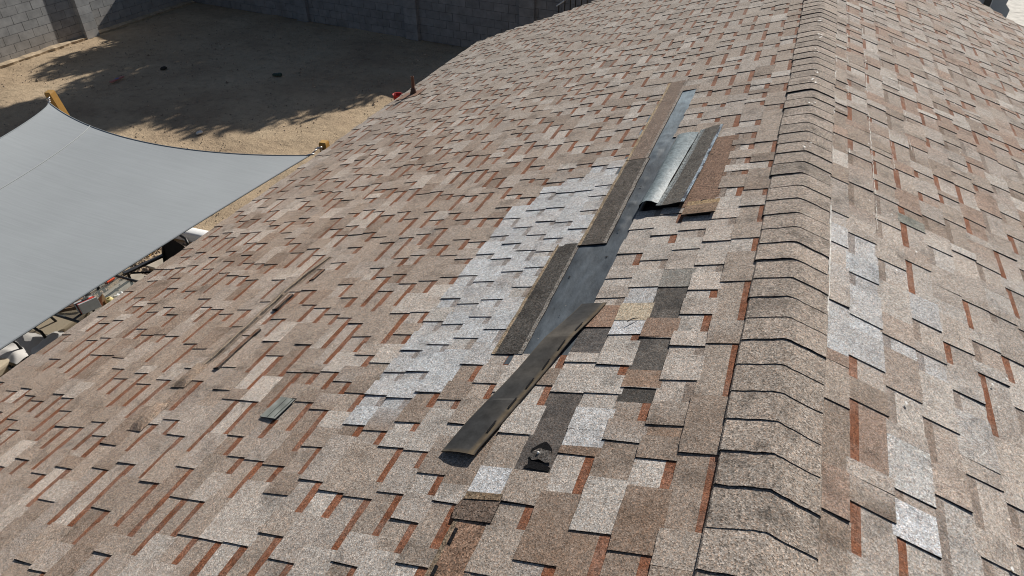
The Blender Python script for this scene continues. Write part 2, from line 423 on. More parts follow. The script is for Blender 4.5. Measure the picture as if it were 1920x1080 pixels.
# buckled seam across the left slope
m = MB()
line = [(1.93, 2.95), (2.06, 2.915), (2.25, 2.925), (2.5, 2.925), (2.75, 2.925), (2.95, 2.905), (3.10, 2.885)]
def seam_s(u): return pl(line, u)
rows = []
for i in range(60):
    u = lerp(1.94, 3.12, i/59); a = math.sin(math.pi*i/59)**.6
    hh = (.011+.008*noise.noise((u*6, 2, 2)))*a; s = seam_s(u)+.006*noise.noise((u*8, 0, 0))
    rows.append([P(-1, s+.05, u, .008), P(-1, s+.022, u, .010+hh*.5), P(-1, s+.006, u, .011+hh), P(-1, s-.004, u, .010+hh), P(-1, s-.012, u, .007+hh*.3), P(-1, s-.03, u, .007)])
def sc2(i, jx):
    v = noise.noise((i*.35, jx, 3))
    return [(.33, .262, .21), (.30, .235, .175), (.36, .285, .205), (.05, .042, .036), (.22, .17, .13)][jx] if v > -.45 else (.24, .185, .14)
m.grid(rows, sc2, False)
for (ua, ub, s) in ((1.95, 2.30, 2.80), (2.50, 2.66, 2.845), (2.82, 2.94, 2.80)):
    q = [(s+.018, ua), (s+.018, ub), (s-.012, ub), (s-.012, ua)]
    m.quad([P(-1, s_, u_, .014+.002*i) for i, (s_, u_) in enumerate(q)], (.20, .115, .075), nrm(-1))
    m.quad([P(-1, s-.012, ua, .020), P(-1, s-.012, ub, .017), P(-1, s-.012, ub, 0), P(-1, s-.012, ua, 0)], EDGE)
    m.quad([P(-1, s+.03, ua, .014), P(-1, s-.012, ua, .02), P(-1, s-.012, ua, 0), P(-1, s+.03, ua, 0)], EDGE)
for (u, s, hh) in ((1.90, 2.955, .016), (1.58, 2.93, .022)):
    rows = [[P(-1, s+ds, u+du, .008+hh*max(0, 1-(ds/.055)**2)*max(0, 1-(du/.10)**2)) for ds in (-.055, -.03, 0, .03, .055)] for du in (-.10, -.06, -.02, .03, .07, .10)]
    m.grid(rows, lambda i, jx: cmix((.25, .185, .14), (.33, .255, .19), random.random()), False)
m.build('buckled_seam', MSH, house)

# vent pipe with its flashing
m = MB(); b = P(-1, 4.525, 7.17, 0); bx, by, bz = b
m.tube([(bx, by, bz-.05), (bx, by, bz+.22)], .019, 14, (.14, .062, .04), caps=False)
m.tube([(bx, by, bz+.22), (bx, by, bz+.05)], .015, 14, (.03, .02, .018), caps=False)
m.grid([[(bx+r_*math.cos(a), by+r_*math.sin(a), bz+.22) for a in [i*math.pi/7 for i in range(14)]] for r_ in (.019, .015)], (.25, .13, .09), True, True)
vp = m.build('vent_pipe', MPLAIN, house)
m = MB()
m.grid([[(bx+r_*math.cos(a), by+r_*math.sin(a), bz+z-(math.cos(a)*-r_)/3*0) for a in [i*math.pi/8 for i in range(16)]] for r_, z in ((.05, -.02), (.042, .02), (.028, .07), (.0205, .085))], (.085, .042, .032), True, True)
slab(m, [(4.68, 6.98), (4.68, 7.24), (4.40, 7.30), (4.40, 7.03)], -1, .0135, .004, (.26, .16, .115))
m.build('pipe_flashing', MPLAIN, vp)

# white caulk and droppings
m = MB()
def streak(pts, wd, side, h, gap=.25):
    for (s0, u0), (s1, u1) in zip(pts, pts[1:]):
        n_ = max(1, int(abs(u1-u0)/.018)); run = 0
        for i in range(n_):
            if run <= 0: run = random.randint(3, 16); on = random.random() > gap
            run -= 1
            if not on: continue
            a, b2 = i/n_, (i+1)/n_
            w0 = wd*random.uniform(.3, 1.2); w1 = wd*random.uniform(.3, 1.2); j_ = random.uniform(-.003, .003)
            pa = (lerp(s0, s1, a)+j_, lerp(u0, u1, a)); pb = (lerp(s0, s1, b2)+j_, lerp(u0, u1, b2))
            m.quad([P(side, pa[0]-w0/2, pa[1], h), P(side, pb[0]-w1/2, pb[1], h), P(side, pb[0]+w1/2, pb[1], h), P(side, pa[0]+w0/2, pa[1], h)], cmul((.60, .585, .55), random.uniform(.6, 1.1)), nrm(side))
streak([(.152, 2.3), (.158, 2.7), (.156, 3.35)], .010, 1, .0125, .08)
streak([(.156, 3.9), (.158, 5.4)], .006, 1, .0125, .4)
streak([(.158, 5.4), (.16, 8.5)], .005, 1, .0125, .6)
streak([(.255, 3.6), (.255, 9.)], .004, 1, .0115, .55)
streak([(.40, 3.2), (.40, 7.6)], .004, 1, .0115, .5)
streak([(.54, 3.9), (.54, 8)],   .003, 1, .0115, .7); streak([(.68, 4.6), (.68, 8.5)], .003, 1, .0115, .75)
for i in range(120):
    s, u = random.uniform(.1, 2.2), random.uniform(1.3, 9); r_ = random.uniform(.002, .006)
    m.quad([P(1, s+r_*math.cos(a)*random.uniform(.6, 1.3), u+1.6*r_*math.sin(a)*random.uniform(.6, 1.3), .0135) for a in [q*math.pi/3 for q in range(6)]], (.68, .68, .66), nrm(1))
for i in range(34):
    u = random.choice((3.9, 4.3, 4.55, 5.0, 5.2, 5.7, 6.1, 6.6))+random.uniform(-.06, .06); x = random.uniform(-.012, .03); r_ = random.uniform(.003, .009)
    z = ridge_z(x, .0195)
    m.quad([(x+r_*math.cos(a)*random.uniform(.5, 1.3), u+r_*math.sin(a)*random.uniform(.5, 1.3), z) for a in [q*math.pi/3 for q in range(6)]], (.72, .72, .7), Vector((0, 0, 1)))
m.build('caulk_streaks', MWHITE, house)['kind'] = 'stuff'

# fascia, walls
m = MB()
for side in (-1, 1):
    a, b = P(side, EAVE+.005, U0, -.012, False), P(side, EAVE+.005, uend(side, EAVE), -.012, False)
    o_ = Vector((side*.018, 0, 0)); d_ = Vector((0, 0, -.16))
    m.quad([a, b, b+d_, a+d_], (.42, .33, .25)); m.quad([a-o_, b-o_, b-o_+d_, a-o_+d_], (.42, .33, .25))
    m.quad([a+d_, b+d_, b+d_-o_, a+d_-o_], (.42, .33, .25)); m.quad([a, b, b-o_, a-o_], (.42, .33, .25))
    for ue in (U0, None):
        p = [P(side, s, ue if ue is not None else uend(side, s), -.012, False) for s in (0, EAVE)]
        m.quad([p[0], p[1], p[1]+d_, p[0]+d_], (.42, .33, .25))
m.build('fascia', MPLAIN, house)
m = MB(); wx, ze = 4.05, RZ-4.05/3-.05; wc = (.50, .40, .31)
yl, yr, y0 = 9.4, 9.0, U0+.4
ym = 11.9
base = [(-wx, y0), (-wx, yl), (0, ym), (wx, yr), (wx, y0)]
for (a, b) in ((0, 1), (3, 4)):
    p, q = base[a], base[b]; m.quad([(p[0], p[1], 0), (q[0], q[1], 0), (q[0], q[1], ze), (p[0], p[1], ze)], wc)
m.quad([(-wx, yl, 0), (0, ym, 0), (0, ym, RZ-.05), (-wx, yl, ze)], wc); m.quad([(0, ym, 0), (wx, yr, 0), (wx, yr, ze), (0, ym, RZ-.05)], wc)
m.quad([(wx, y0, 0), (-wx, y0, 0), (-wx, y0, ze), (0, y0, RZ-.05), (wx, y0, ze)], wc)
m.build('wall', MROUGH, house)

# ------------------------------------------------------------------ loose pieces on the roof
# torn-off strip
m = MB(); n = 64
Ls = [(1.471, 1.134), (1.63, 1.106), (2.15, .96), (2.42, .874)]; Rs = [(1.471, .988), (1.62, .953), (2.0, .864), (2.245, .803), (2.42, .755)]
rows = []; T = []
for i in range(n+1):
    u = lerp(1.478, 2.425, i/n); t = i/n
    hb = .011+.007*max(0, 1-t/.15)+.004*math.sin(t*7)**2*(1-t)+.012*max(0, 1-abs(t-.72)/.2)
    row = []
    for jx, f in enumerate((0, .04, .3, .55, .78, .93, 1.0)):
        s = lerp(pl(Ls, u), pl(Rs, u), f); dy = (.02*f if i == 0 else 0)
        row.append(P(-1, s, u-dy*.6, hb+.006*f*(1-t)+(.007*math.sin(f*math.pi) if t < .3 else .002*f)))
    rows.append(row)
def scol(i, jx):
    t = i/n; dust = .15+.5*noise.noise((t*5, jx*.35, 8))+.65*max(0, 1-abs(t-.74)/.16)
    if jx == 0: return (.10, .085, .065)
    if jx == 5: return (.14, .108, .07)
    if i < 1: return (.085, .07, .05)
    return cmix((.040, .041, .042), (.098, .089, .077), max(0, min(1, dust*1.2)))
m.grid(rows, scol, False, cs=True)
lowr = [[p-Vector((0, 0, .005)) for p in r] for r in rows]
m.grid(lowr, EDGE, False)
for r_, l_ in ((rows[0], lowr[0]), (rows[-1], lowr[-1])): m.grid([r_, l_], EDGE, False)
for e in (0, -1): m.grid([[r[e] for r in rows], [r[e] for r in lowr]], (.14, .10, .06) if e else EDGE, False)
for t in (.12, .25, .38, .51, .64, .77):
    i = int(t*n)
    for (ia, ib) in ((i, i+4),):
        q = [lerp(rows[ia][4], rows[ia][5], .35), lerp(rows[ib][4], rows[ib][5], .2), lerp(rows[ib][4], rows[ib][5], .55), lerp(rows[ia][4], rows[ia][5], .75)]
        m.quad([p+Vector((0, 0, .0045)) for p in q], (.008, .008, .010), Vector((0, 0, 1)))
o = m.build('loose_shingle_strip', MBACK)
tag(o, 'long dark torn-off shingle strip lying askew with black sealant dashes, lower end lifted', 'roof shingle')

# curled sheet
m = MB(); n = 26; rows = []
prof = [(.815, .001), (.805, .030), (.785, .046), (.760, .052), (.735, .046), (.715, .034), (.705, .028)]
for i in range(n+1):
    t = i/n; u = lerp(3.32, 4.37, t); k = (1-t)**.8*.85+.15
    row = []
    for s, h in prof:
        s2 = lerp(s, .76+(s-.76)*1.35, t*.9)-.035*t
        row.append(P(-1, s2+.006*noise.noise((u*4, s*9, 1)), u+.03*t*0, .012+(h*k if s < .81 else 0)+.004*noise.noise((u*6, s*20, 4))))
    rows.append(row)
m.grid(rows, lambda i, jx: cmix((.135, .175, .193), (.225, .272, .288), .5+.5*noise.noise((i*.4, jx*.8, 2))) if jx > 0 else (.24, .25, .24), True)
m.grid([[p-Vector((0, 0, .004)) for p in r] for r in rows], (.05, .06, .065), True)
curl = empty('curled_shingle', 'grey shingle sheet rolled up beside the bare felt, granules on its flat half', 'roof shingle', (0, 0, 0))
m.build('rolled_edge', MCURL, curl)
m = MB(); rows = []
for i in range(n+1):
    t = i/n; u = lerp(3.30, 4.40, t)
    lo, hi = lerp(.712, .648, t), lerp(.560, .508, t)
    hb = lerp(.040, .018, min(1, t*2.5))
    row = [P(-1, lerp(lo, hi, f)+.003*noise.noise((u*7, f*3, 6)), u+.035*f*t-.0*f, hb+.004*math.sin(f*5+u)+(.012*(1-t*1.6)*f if t < .6 else 0)*0) for f in (0, .1, .2, .4, .6, .8, .88, .95, 1)]
    rows.append(row)
def gc(i, jx):
    if jx in (0,): return (.22, .25, .255)
    if jx == 1: return (.17, .185, .185)
    if jx >= 6: return cmix((.20, .255, .31), (.30, .35, .39), random.random()) if random.random() < .75 else (.08, .09, .11)
    return (.105, .098, .088)
m.grid(rows, gc, False)
low = [[p-Vector((0, 0, .005)) for p in r] for r in rows]
m.grid(low, EDGE, False); m.grid([rows[0], low[0]], EDGE, False); m.grid([rows[-1], low[-1]], EDGE, False)
for e in (0, -1): m.grid([[r[e] for r in rows], [r[e] for r in low]], EDGE, False)
m.build('granule_flap', MDARK, curl)

# small displaced grey tab
m = MB()
slab(m, [(2.19, 1.617), (2.085, 1.607), (2.066, 1.735), (2.170, 1.752)], -1, .014, .004, (.235, .25, .23))
for s in (2.142, 2.100):
    m.quad([P(-1, s-.003, 1.617, .0148), P(-1, s-.022, 1.735, .0148), P(-1, s-.018, 1.737, .0148), P(-1, s+.002, 1.616, .0148)], (.03, .033, .03), nrm(-1))
o = m.build('shingle_scrap', MBACK); tag(o, 'small square grey-green shingle scrap with dark grooves lying on the left slope', 'roof shingle')
# twigs / nails
for (s, u, lab) in ((.60, 2.28, 'thin dark twig lying on a white shingle tab right of the long strip'), (.47, 3.34, 'thin dark twig on the brown tab below the curled sheet')):
    m = MB(); p0 = P(-1, s, u, .016); d = Vector((.04, .035, .004)) if s > .5 else Vector((.03, .02, .008))
    m.tube([p0-d*.5, p0+Vector((0, .004, .004)), p0+d*.5], [.0018, .0025, .0014], 6, (.04, .032, .028))
    tag(m.build('twig', MBLACK), lab, 'twig')

# ------------------------------------------------------------------ ground
def ground_mat():
    m, t, b = newmat('dirt', .95, .1); vec = mapping(t)
    n1 = noise_tex(t, .55, 6, vec, .6); n2 = noise_tex(t, 5, 6, vec, .7); n3 = noise_tex(t, 45, 4, vec, .7)
    r1 = ramp(t, [(.3, (.31, .232, .158)), (.5, (.41, .317, .215)), (.7, (.475, .377, .26))]); t.links.new(n1.outputs[0], r1.inputs[0])
    r2 = ramp(t, [(.3, .6), (.45, .95), (.75, 1.15)]); t.links.new(n2.outputs[0], r2.inputs[0])
    r3 = ramp(t, [(.25, .45), (.42, .95), (.6, 1.05), (.8, 1.3)]); t.links.new(n3.outputs[0], r3.inputs[0])
    c = mixc(t, r1.outputs[0], r2.outputs[0], .8); c = mixc(t, c, r3.outputs[0], .8)
    t.links.new(c, b.inputs['Base Color'])
    ad = N(t, 'ShaderNodeMath', operation='MULTIPLY_ADD'); t.links.new(n2.outputs[0], ad.inputs[0]); ad.inputs[1].default_value = 3; t.links.new(n3.outputs[0], ad.inputs[2])
    bp = N(t, 'ShaderNodeBump'); bp.inputs['Strength'].default_value = .7; bp.inputs['Distance'].default_value = .02
    t.links.new(ad.outputs[0], bp.inputs['Height']); t.links.new(bp.outputs[0], b.inputs['Normal'])
    return m
MDIRT = ground_mat()
m = MB()
m.quad([(-300, -300, -.03), (300, -300, -.03), (300, 400, -.03), (-300, 400, -.03)])
nx, ny = 120, 130
m.grid([[(lerp(-18.5, -3, i/nx), lerp(1, 18.5, jx/ny), .04*noise.noise((i*.16, jx*.17, 0))+.018*noise.noise((i*.6, jx*.6, 5))) for i in range(nx+1)] for jx in range(ny+1)])
tag(m.build('ground', MDIRT), kind='structure')
m = MB()
for i in range(3400):
    x, y = random.uniform(-17.6, -5.2), random.uniform(4.5, 16.8); r_ = random.uniform(.006, .022)*(2 if random.random() < .04 else 1)
    c = cmul((.30, .24, .18), random.uniform(.6, 1.5)); p = Vector((x, y, r_*.2+.006)); k = 5; a0 = random.random()*6
    ringp = [p+Vector((r_*math.cos(a0+q*2*math.pi/k)*random.uniform(.7, 1.2), r_*math.sin(a0+q*2*math.pi/k), -r_*.4)) for q in range(k)]
    tp = p+Vector((0, 0, r_*.7))
    for q in range(k): m.quad([ringp[q-1], ringp[q], tp], c, Vector((0, 0, 1)))
tag(m.build('yard_pebbles', MROUGH), kind='stuff')

# ------------------------------------------------------------------ block walls
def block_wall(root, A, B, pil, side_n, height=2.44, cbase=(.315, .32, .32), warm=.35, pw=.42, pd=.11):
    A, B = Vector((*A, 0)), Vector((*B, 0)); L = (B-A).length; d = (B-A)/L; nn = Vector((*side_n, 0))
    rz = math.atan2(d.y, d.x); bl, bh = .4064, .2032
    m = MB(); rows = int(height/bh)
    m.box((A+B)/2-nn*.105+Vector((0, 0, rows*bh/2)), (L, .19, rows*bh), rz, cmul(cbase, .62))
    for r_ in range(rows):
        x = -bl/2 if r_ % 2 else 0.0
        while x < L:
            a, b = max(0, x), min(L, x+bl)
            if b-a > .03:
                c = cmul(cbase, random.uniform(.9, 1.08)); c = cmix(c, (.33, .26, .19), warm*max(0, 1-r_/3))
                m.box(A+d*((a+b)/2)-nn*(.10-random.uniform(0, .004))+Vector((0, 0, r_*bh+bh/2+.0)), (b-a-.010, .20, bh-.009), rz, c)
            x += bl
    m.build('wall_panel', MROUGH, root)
    for x in pil:
        m = MB(); c0 = A+d*x
        for r_ in range(rows):
            m.box(c0-nn*(.06-pd)+Vector((0, 0, r_*bh+bh/2)), (pw-random.uniform(0, .004), .24, bh-.006), rz, cmul(cmix(cbase, (.33, .27, .2), warm*.6*max(0, 1-r_/2)), random.uniform(.98, 1.15)))
        m.box(c0-nn*(.07-pd)+Vector((0, 0, rows*bh/2)), (pw-.012, .24, rows*bh-.02), rz, cmul(cbase, .6))
        m.build('pilaster', MROUGH, root, .003)
lw = empty('block_wall', 'grey block wall on the left, half sunlit above a crumbling footing', 'wall', (0, 0, 0))
block_wall(lw, (-17.85, -2.0), (-17.85, 17.75), [15.72, 11.6, 7.5], (1, 0), pw=.40, pd=.09)
m = MB(); rows = []
for i in range(220):
    y = lerp(-2, 17.6, i/219); w_ = .13+.05*noise.noise((y*1.7, 0, 0))+.03*noise.noise((y*7, 1, 0)); h_ = .075+.03*noise.noise((y*2.2, 5, 0))+.015*noise.noise((y*9, 5, 3))
    rows.append([(-17.86, y, h_+.02), (-17.85+w_*.55, y, h_+.012*noise.noise((y*11, 2, 2))), (-17.85+w_, y, h_*.75), (-17.85+w_*.93, y, h_*.3), (-17.85+w_*.85, y, -.08)])
m.grid(rows, lambda i, jx: cmul((.40, .32, .225), 1+.35*noise.noise((i*.7, jx, 1))), False)
m.build('footing', MROUGH, lw)
bw = empty('block_wall', 'shaded grey block wall with pilasters along the back of the dirt yard', 'wall', (0, 0, 0))
A_, B_ = (-17.85, 17.68), (2.6, 15.55); dd = (Vector(B_)-Vector(A_)).normalized(); nb = (dd.y, -dd.x)
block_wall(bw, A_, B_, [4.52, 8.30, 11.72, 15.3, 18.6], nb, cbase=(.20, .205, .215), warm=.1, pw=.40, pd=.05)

# ------------------------------------------------------------------ trees behind the wall (they throw the shade over the yard)
MLEAF = attr_mat('leaves', .7, .2, 4, .3); MBARK = attr_mat('bark', .95, .1, 12, .3, .01)
def tree(x, y, H, rx, rz_, n, label, seed):
    rnd = random.Random(seed); root = empty('tree', label, 'tree', (x, y, 0), 'trees behind the back wall')
    m = MB(); top = Vector((x, y, H-rz_*.6))
    m.tube([(x+.1, y, -.1), (x, y+.05, H*.3), top], [.17, .13, .05], 9, (.12, .09, .065))
    clumps = []
    for i in range(26):
        v = Vector((rnd.gauss(0, 1), rnd.gauss(0, 1), rnd.gauss(0, 1))).normalized()*rnd.uniform(.55, 1.0)
        c = Vector((x+v.x*rx, y+v.y*rx*.8, H-rz_+v.z*rz_)); clumps.append((c, rnd.uniform(.35, .6)*rx))
        if i < 12: m.tube([(x, y+.03, H*.28+i*.05), lerp(Vector((x, y, H*.5)), c, .5), c], [.06, .035, .012], 6, (.12, .09, .065))
    m.build('trunk', MBARK, root)
    m = MB()
    for i in range(n):
        c, r_ = rnd.choice(clumps); v = Vector((rnd.gauss(0, 1), rnd.gauss(0, 1), rnd.gauss(0, .8))).normalized()*r_*rnd.random()**.4
        p = c+v; a = Vector((rnd.gauss(0, 1), rnd.gauss(0, 1), rnd.gauss(0, .6))).normalized(); b = a.orthogonal().normalized(); l = rnd.uniform(.12, .26)
        m.quad([p-a*l, p+b*l*.35, p+a*l, p-b*l*.35], cmul((.06, .085, .03), rnd.uniform(.5, 1.5)))
    m.build('crown', MLEAF, root)
tree(-9.0, 20.4, 6.0, 1.7, 1.9, 18000, 'dense green tree rising behind the back wall left of its second pilaster', 1)
tree(-11.6, 20.9, 7.7, 2.4, 2.8, 40000, 'tall dense green tree rising behind the back wall near the corner', 2)
tree(-14.2, 20.2, 5.3, 1.7, 2.0, 22000, 'low green tree rising behind the corner of the two walls', 3)

# ------------------------------------------------------------------ shade sail
def sail_mat():
    m, t, b = newmat('sail_cloth', .8, .2)
    at = N(t, 'ShaderNodeAttribute', attribute_name='Col')
    v = mapping(t, (.3, 9, .3), (0, 0, R(-24))); n = noise_tex(t, 6, 4, v, .65); r = ramp(t, [(.25, .935), (.75, 1.06)]); t.links.new(n.outputs[0], r.inputs[0])
    v2 = mapping(t, (1, 1, 1)); n2 = noise_tex(t, 1.1, 4, v2); r2 = ramp(t, [(.3, .94), (.7, 1.06)]); t.links.new(n2.outputs[0], r2.inputs[0])
    c = mixc(t, at.outputs['Color'], r.outputs[0], 1.0); c = mixc(t, c, r2.outputs[0], 1.0); t.links.new(c, b.inputs['Base Color'])
    bp = N(t, 'ShaderNodeBump'); bp.inputs['Strength'].default_value = .12; bp.inputs['Distance'].default_value = .006
    t.links.new(n.outputs[0], bp.inputs['Height']); t.links.new(bp.outputs[0], b.inputs['Normal'])
    return m
A = Vector((-8.32, 5.46, RZ-1.5)); B = Vector((-4.85, 5.73, RZ-1.70)); D = Vector((-5.0, -1.2, RZ-1.66)); C = Vector((-8.4, -1.0, RZ-1.45))
sail = empty('shade_sail', 'pale grey fabric shade sail stretched between posts beside the roof eave', 'shade sail', A)
def sail_p(a, b):      # a across A->B, b along A->C
    p = lerp(lerp(A, B, a), lerp(C, D, a), b)
    ea = 4*a*(1-a); eb = 4*b*(1-b)
    p = p+Vector((0, -.42*ea*(1-b)**1.5+.42*ea*b**1.5, 0))+Vector((.72*eb**.8*(1-a)**1.5-.11*eb*a**1.5, 0, 0))
    p.z -= .12*ea*eb+.05*ea*(1-eb)*0
    return p
m = MB(); na, nb_ = 40, 56
rows = [[sail_p(i/na, jx/nb_) for i in range(na+1)] for jx in range(nb_+1)]
m.grid(rows, lambda jx, i: (.31, .335, .35) if jx in (6,) and False else (.31, .334, .347), True)
m.grid([[p-Vector((0, 0, .003)) for p in r] for r in rows], (.36, .38, .39), True)
m.build('sail_fabric', sail_mat(), sail)
m = MB()
edge = [sail_p(i/60, 0) for i in range(61)]+[sail_p(1, i/60) for i in range(61)]+[sail_p(1-i/60, 1) for i in range(61)]+[sail_p(0, 1-i/60) for i in range(61)]
for sg in range(4): m.tube(edge[sg*61:(sg+1)*61], .008, 6, (.21, .23, .245))
m.build('edge_cord', MFAB, sail)
m = MB(); m.tube([sail_p(.26, i/50)+Vector((0, 0, .004)) for i in range(51)], .006, 5, (.33, .35, .36))
m.build('seam', MFAB, sail)
def link(m, c, d, r_, w_):
    x = d.normalized(); y = x.orthogonal().normalized()
    m.tube([c+x*r_*math.cos(a)+y*r_*.6*math.sin(a) for a in [i*2*math.pi/10 for i in range(11)]], w_, 5, (.6, .6, .6), caps=False)
MSTEEL = attr_mat('steel', .3, .5, 30, .1, metallic=.9)
PA = Vector((-8.42, 5.545, 0)); PB = Vector((-4.86, 5.98, 0))
for cr, tgt in ((A, Vector((-8.40, 5.53, RZ-1.47))), (B, Vector((-4.855, 5.94, RZ-1.69)))):
    m = MB(); d = tgt-cr
    for q in range(3): link(m, cr+d*((q+.3)/2.6), d if q % 2 else d.cross(Vector((0, 0, 1)))*1+d, max(.02, d.length/5), .006)
    m.build('corner_chain', MSTEEL, sail)
# posts
for nm, base, top, lab in (('a', Vector((-8.27, 5.98, 0)), Vector((-8.45, 5.60, RZ-1.42)), 'ochre timber post leaning at the far left corner of the shade sail'),
                           ('b', Vector((-4.88, 6.05, 0)), Vector((-4.86, 6.03, RZ-1.66)), 'ochre timber post at the roof eave holding the right corner of the sail')):
    o0 = empty('sail_post', lab, 'post', base)
    m = MB(); ax = (top-base).normalized(); x = Vector((1, .15, 0)).normalized(); x = (x-ax*x.dot(ax)).normalized(); y = ax.cross(x)
    hw = .043; prof = [(-hw, -hw), (hw, -hw), (hw, hw), (-hw, hw)]
    rr = [[base-ax*.1+x*a+y*b for a, b in prof], [top-ax*.02+x*a+y*b for a, b in prof], [top+x*a*.85+y*b*.85 for a, b in prof]]
    m.grid(rr, (.40, .22, .055), False, True); m.quad(rr[-1], (.46, .28, .09))
    m.build('post', MPLAIN, o0)
    m = MB(); m.tube([top-ax*.07-y*.05, top-ax*.07-y*.085], .012, 8, (.6, .6, .6)); m.build('eye_bolt', MSTEEL, o0)

# ------------------------------------------------------------------ patio
m = MB()
g = (.43, .385, .315)
for i in range(-2, 3):
    for jx in range(-3, 8):
        cx, cy = -7.75+i*.78, 3.65+jx*.78
        if cy > 6.6: continue
        m.box((cx, cy, .035), (.60, .60, .05), 0, cmul(g, random.uniform(.92, 1.08)))
o = m.build('paving', MROUGH, None, .006); tag(o, kind='structure')
m = MB()
for i in range(7000):
    x, y = random.uniform(-9.6, -5.6), random.uniform(1.2, 6.55)
    fx, fy = ((x+7.75+.39) % .78)-.39, ((y-3.65+.39) % .78)-.39
    if abs(fx) < .29 and abs(fy) < .29 and random.random() > .03: continue
    z = .07 if abs(fx) < .29 and abs(fy) < .29 else .045
    r_ = random.uniform(.012, .024); p = Vector((x, y, z)); k = 5; a0 = random.random()*6
    c = cmul((.24, .19, .155), random.choice((.25, .5, .9, 1.4, 1.9)))
    rg = [p+Vector((r_*math.cos(a0+q*1.2566), r_*.75*math.sin(a0+q*1.2566), -r_*.3)) for q in range(k)]; tp = p+Vector((0, 0, r_*.5))
    for q in range(k): m.quad([rg[q-1], rg[q], tp], c, Vector((0, 0, 1)))
tag(m.build('gravel', MROUGH), kind='stuff')
# white edging sheet at the end of the patio
m = MB(); rows = []
for i in range(14):
    x = lerp(-9.3, -7.3, i/13); wv_ = .02*noise.noise((x*2, 0, 0))
    rows.append([(x, 6.45+wv_, .03), (x, 6.46+wv_, .15), (x, 6.50+wv_, .17), (x, 6.62+wv_, .165), (x, 6.66+wv_, .14), (x, 6.66+wv_, .03)])
m.grid(rows, (.74, .75, .74), True)
for r_ in (rows[0], rows[-1]): m.quad(r_, (.74, .75, .74))
tag(m.build('edging_board', MPLAIN), 'white rounded edging board along the far end of the gravel patio', 'edging')

def frame_at(loc, rz): return Matrix.Translation(loc) @ Matrix.Rotation(rz, 4, 'Z')
def tf(m4, pts): return [m4 @ Vector(p) for p in pts]
# black sling chair
def sling_chair(loc, rz, label):
    root = empty('patio_chair', label, 'chair', loc); M4 = frame_at(loc, rz); k = (.010, .010, .011)
    for sx in (-.29, .29):
        m = MB()
        m.tube(tf(M4, [(sx, .26, 0), (sx, .25, .62)]), .017, 8, k); m.build('front_leg', MBLACK, root)
        m = MB(); m.tube(tf(M4, [(sx, -.30, 0), (sx, -.20, .40), (sx, -.24, .66), (sx, -.34, 1.0)]), .018, 8, k); m.build('rear_leg', MBLACK, root)
        m = MB(); m.box(M4 @ Vector((sx, .03, .635)), (.06, .54, .03), rz, (.035, .037, .042)); m.build('armrest', MBLACK, root, .006)
        m = MB(); m.tube(tf(M4, [(sx, .22, .60), (sx, -.20, .40)]), .013, 8, k); m.build('arm_brace', MBLACK, root)
    m = MB(); m.tube(tf(M4, [(-.29, -.34, 1.0), (-.24, -.355, 1.04), (.24, -.355, 1.04), (.29, -.34, 1.0)]), .018, 8, k); m.build('top_rail', MBLACK, root)
    m = MB(); rows = [tf(M4, [(x, y, z) for x in (-.28, -.1, .1, .28)]) for y, z in ((-.205, .41), (-.23, .55), (-.265, .75), (-.32, .93))]
    m.grid(rows, (.014, .013, .013), True); m.build('backrest', MFAB, root)
    m = MB(); rows = [tf(M4, [(x, y, z-(.03 if abs(x) < .2 else 0)) for x in (-.28, -.1, .1, .28)]) for y, z in ((-.21, .41), (0, .39), (.25, .42))]
    m.grid(rows, (.014, .013, .013), True); m.build('seat', MFAB, root)
    m = MB(); m.tube(tf(M4, [(-.29, .25, .40), (.29, .25, .40)]), .014, 8, k); m.build('cross_bar', MBLACK, root)
sling_chair((-6.98, 5.06, 0), R(163), 'black sling patio chair on gravel between sail and eave, near the white edging')

# glass tables
MGL = attr_mat('frosted_glass', .25, .5, 40, .25); MGL.node_tree.nodes['Principled BSDF'].inputs['Alpha'].default_value = .3
def glass_table(cx, cy, lx, ly, h, label, ct):
    root = empty('patio_table', label, 'table', (cx, cy, 0)); m = MB()
    def rr(ix, r_, z, n=6):
        out = []
        for (sx, sy, a0) in ((1, 1, 0), (-1, 1, 90), (-1, -1, 180), (1, -1, 270)):
            for q in range(n+1):
                a = R(a0+90*q/n); out.append((cx+sx*(lx/2-ix-r_)+r_*math.cos(a), cy+sy*(ly/2-ix-r_)+r_*math.sin(a), z))
        return out
    m.quad(rr(.012, .12, h), ct, Vector((0, 0, 1))); m.quad(rr(.012, .12, h-.008), ct)
    m.build('glass_top', MGL, root)
    m = MB(); o_ = rr(0, .13, h+.002); o_.append(o_[0]); m.tube(o_, .016, 8, (.03, .032, .034), caps=False); m.build('rim', MBLACK, root)
    for sx in (-1, 1):
        for sy in (-1, 1):
            m = MB(); m.tube([(cx+sx*(lx/2-.08), cy+sy*(ly/2-.08), 0), (cx+sx*(lx/2-.12), cy+sy*(ly/2-.12), h*.6), (cx+sx*(lx/2-.05), cy+sy*(ly/2-.05), h-.02)], .015, 8, (.02, .02, .022)); m.build('leg', MBLACK, root)
    m = MB(); m.tube([(cx, cy-ly/2+.02, h-.014), (cx, cy+ly/2-.02, h-.014)], .014, 6, (.02, .02, .022)); m.build('support_bar', MBLACK, root)
glass_table(-7.05, 4.28, 1.20, .84, .73, 'glass-topped patio table with black rim under the sail edge, cluttered with a red box', (.21, .235, .225))
glass_table(-7.22, 3.42, .50, .42, .42, 'low grey glass side table beside the white sheet, lower left', (.20, .235, .235))
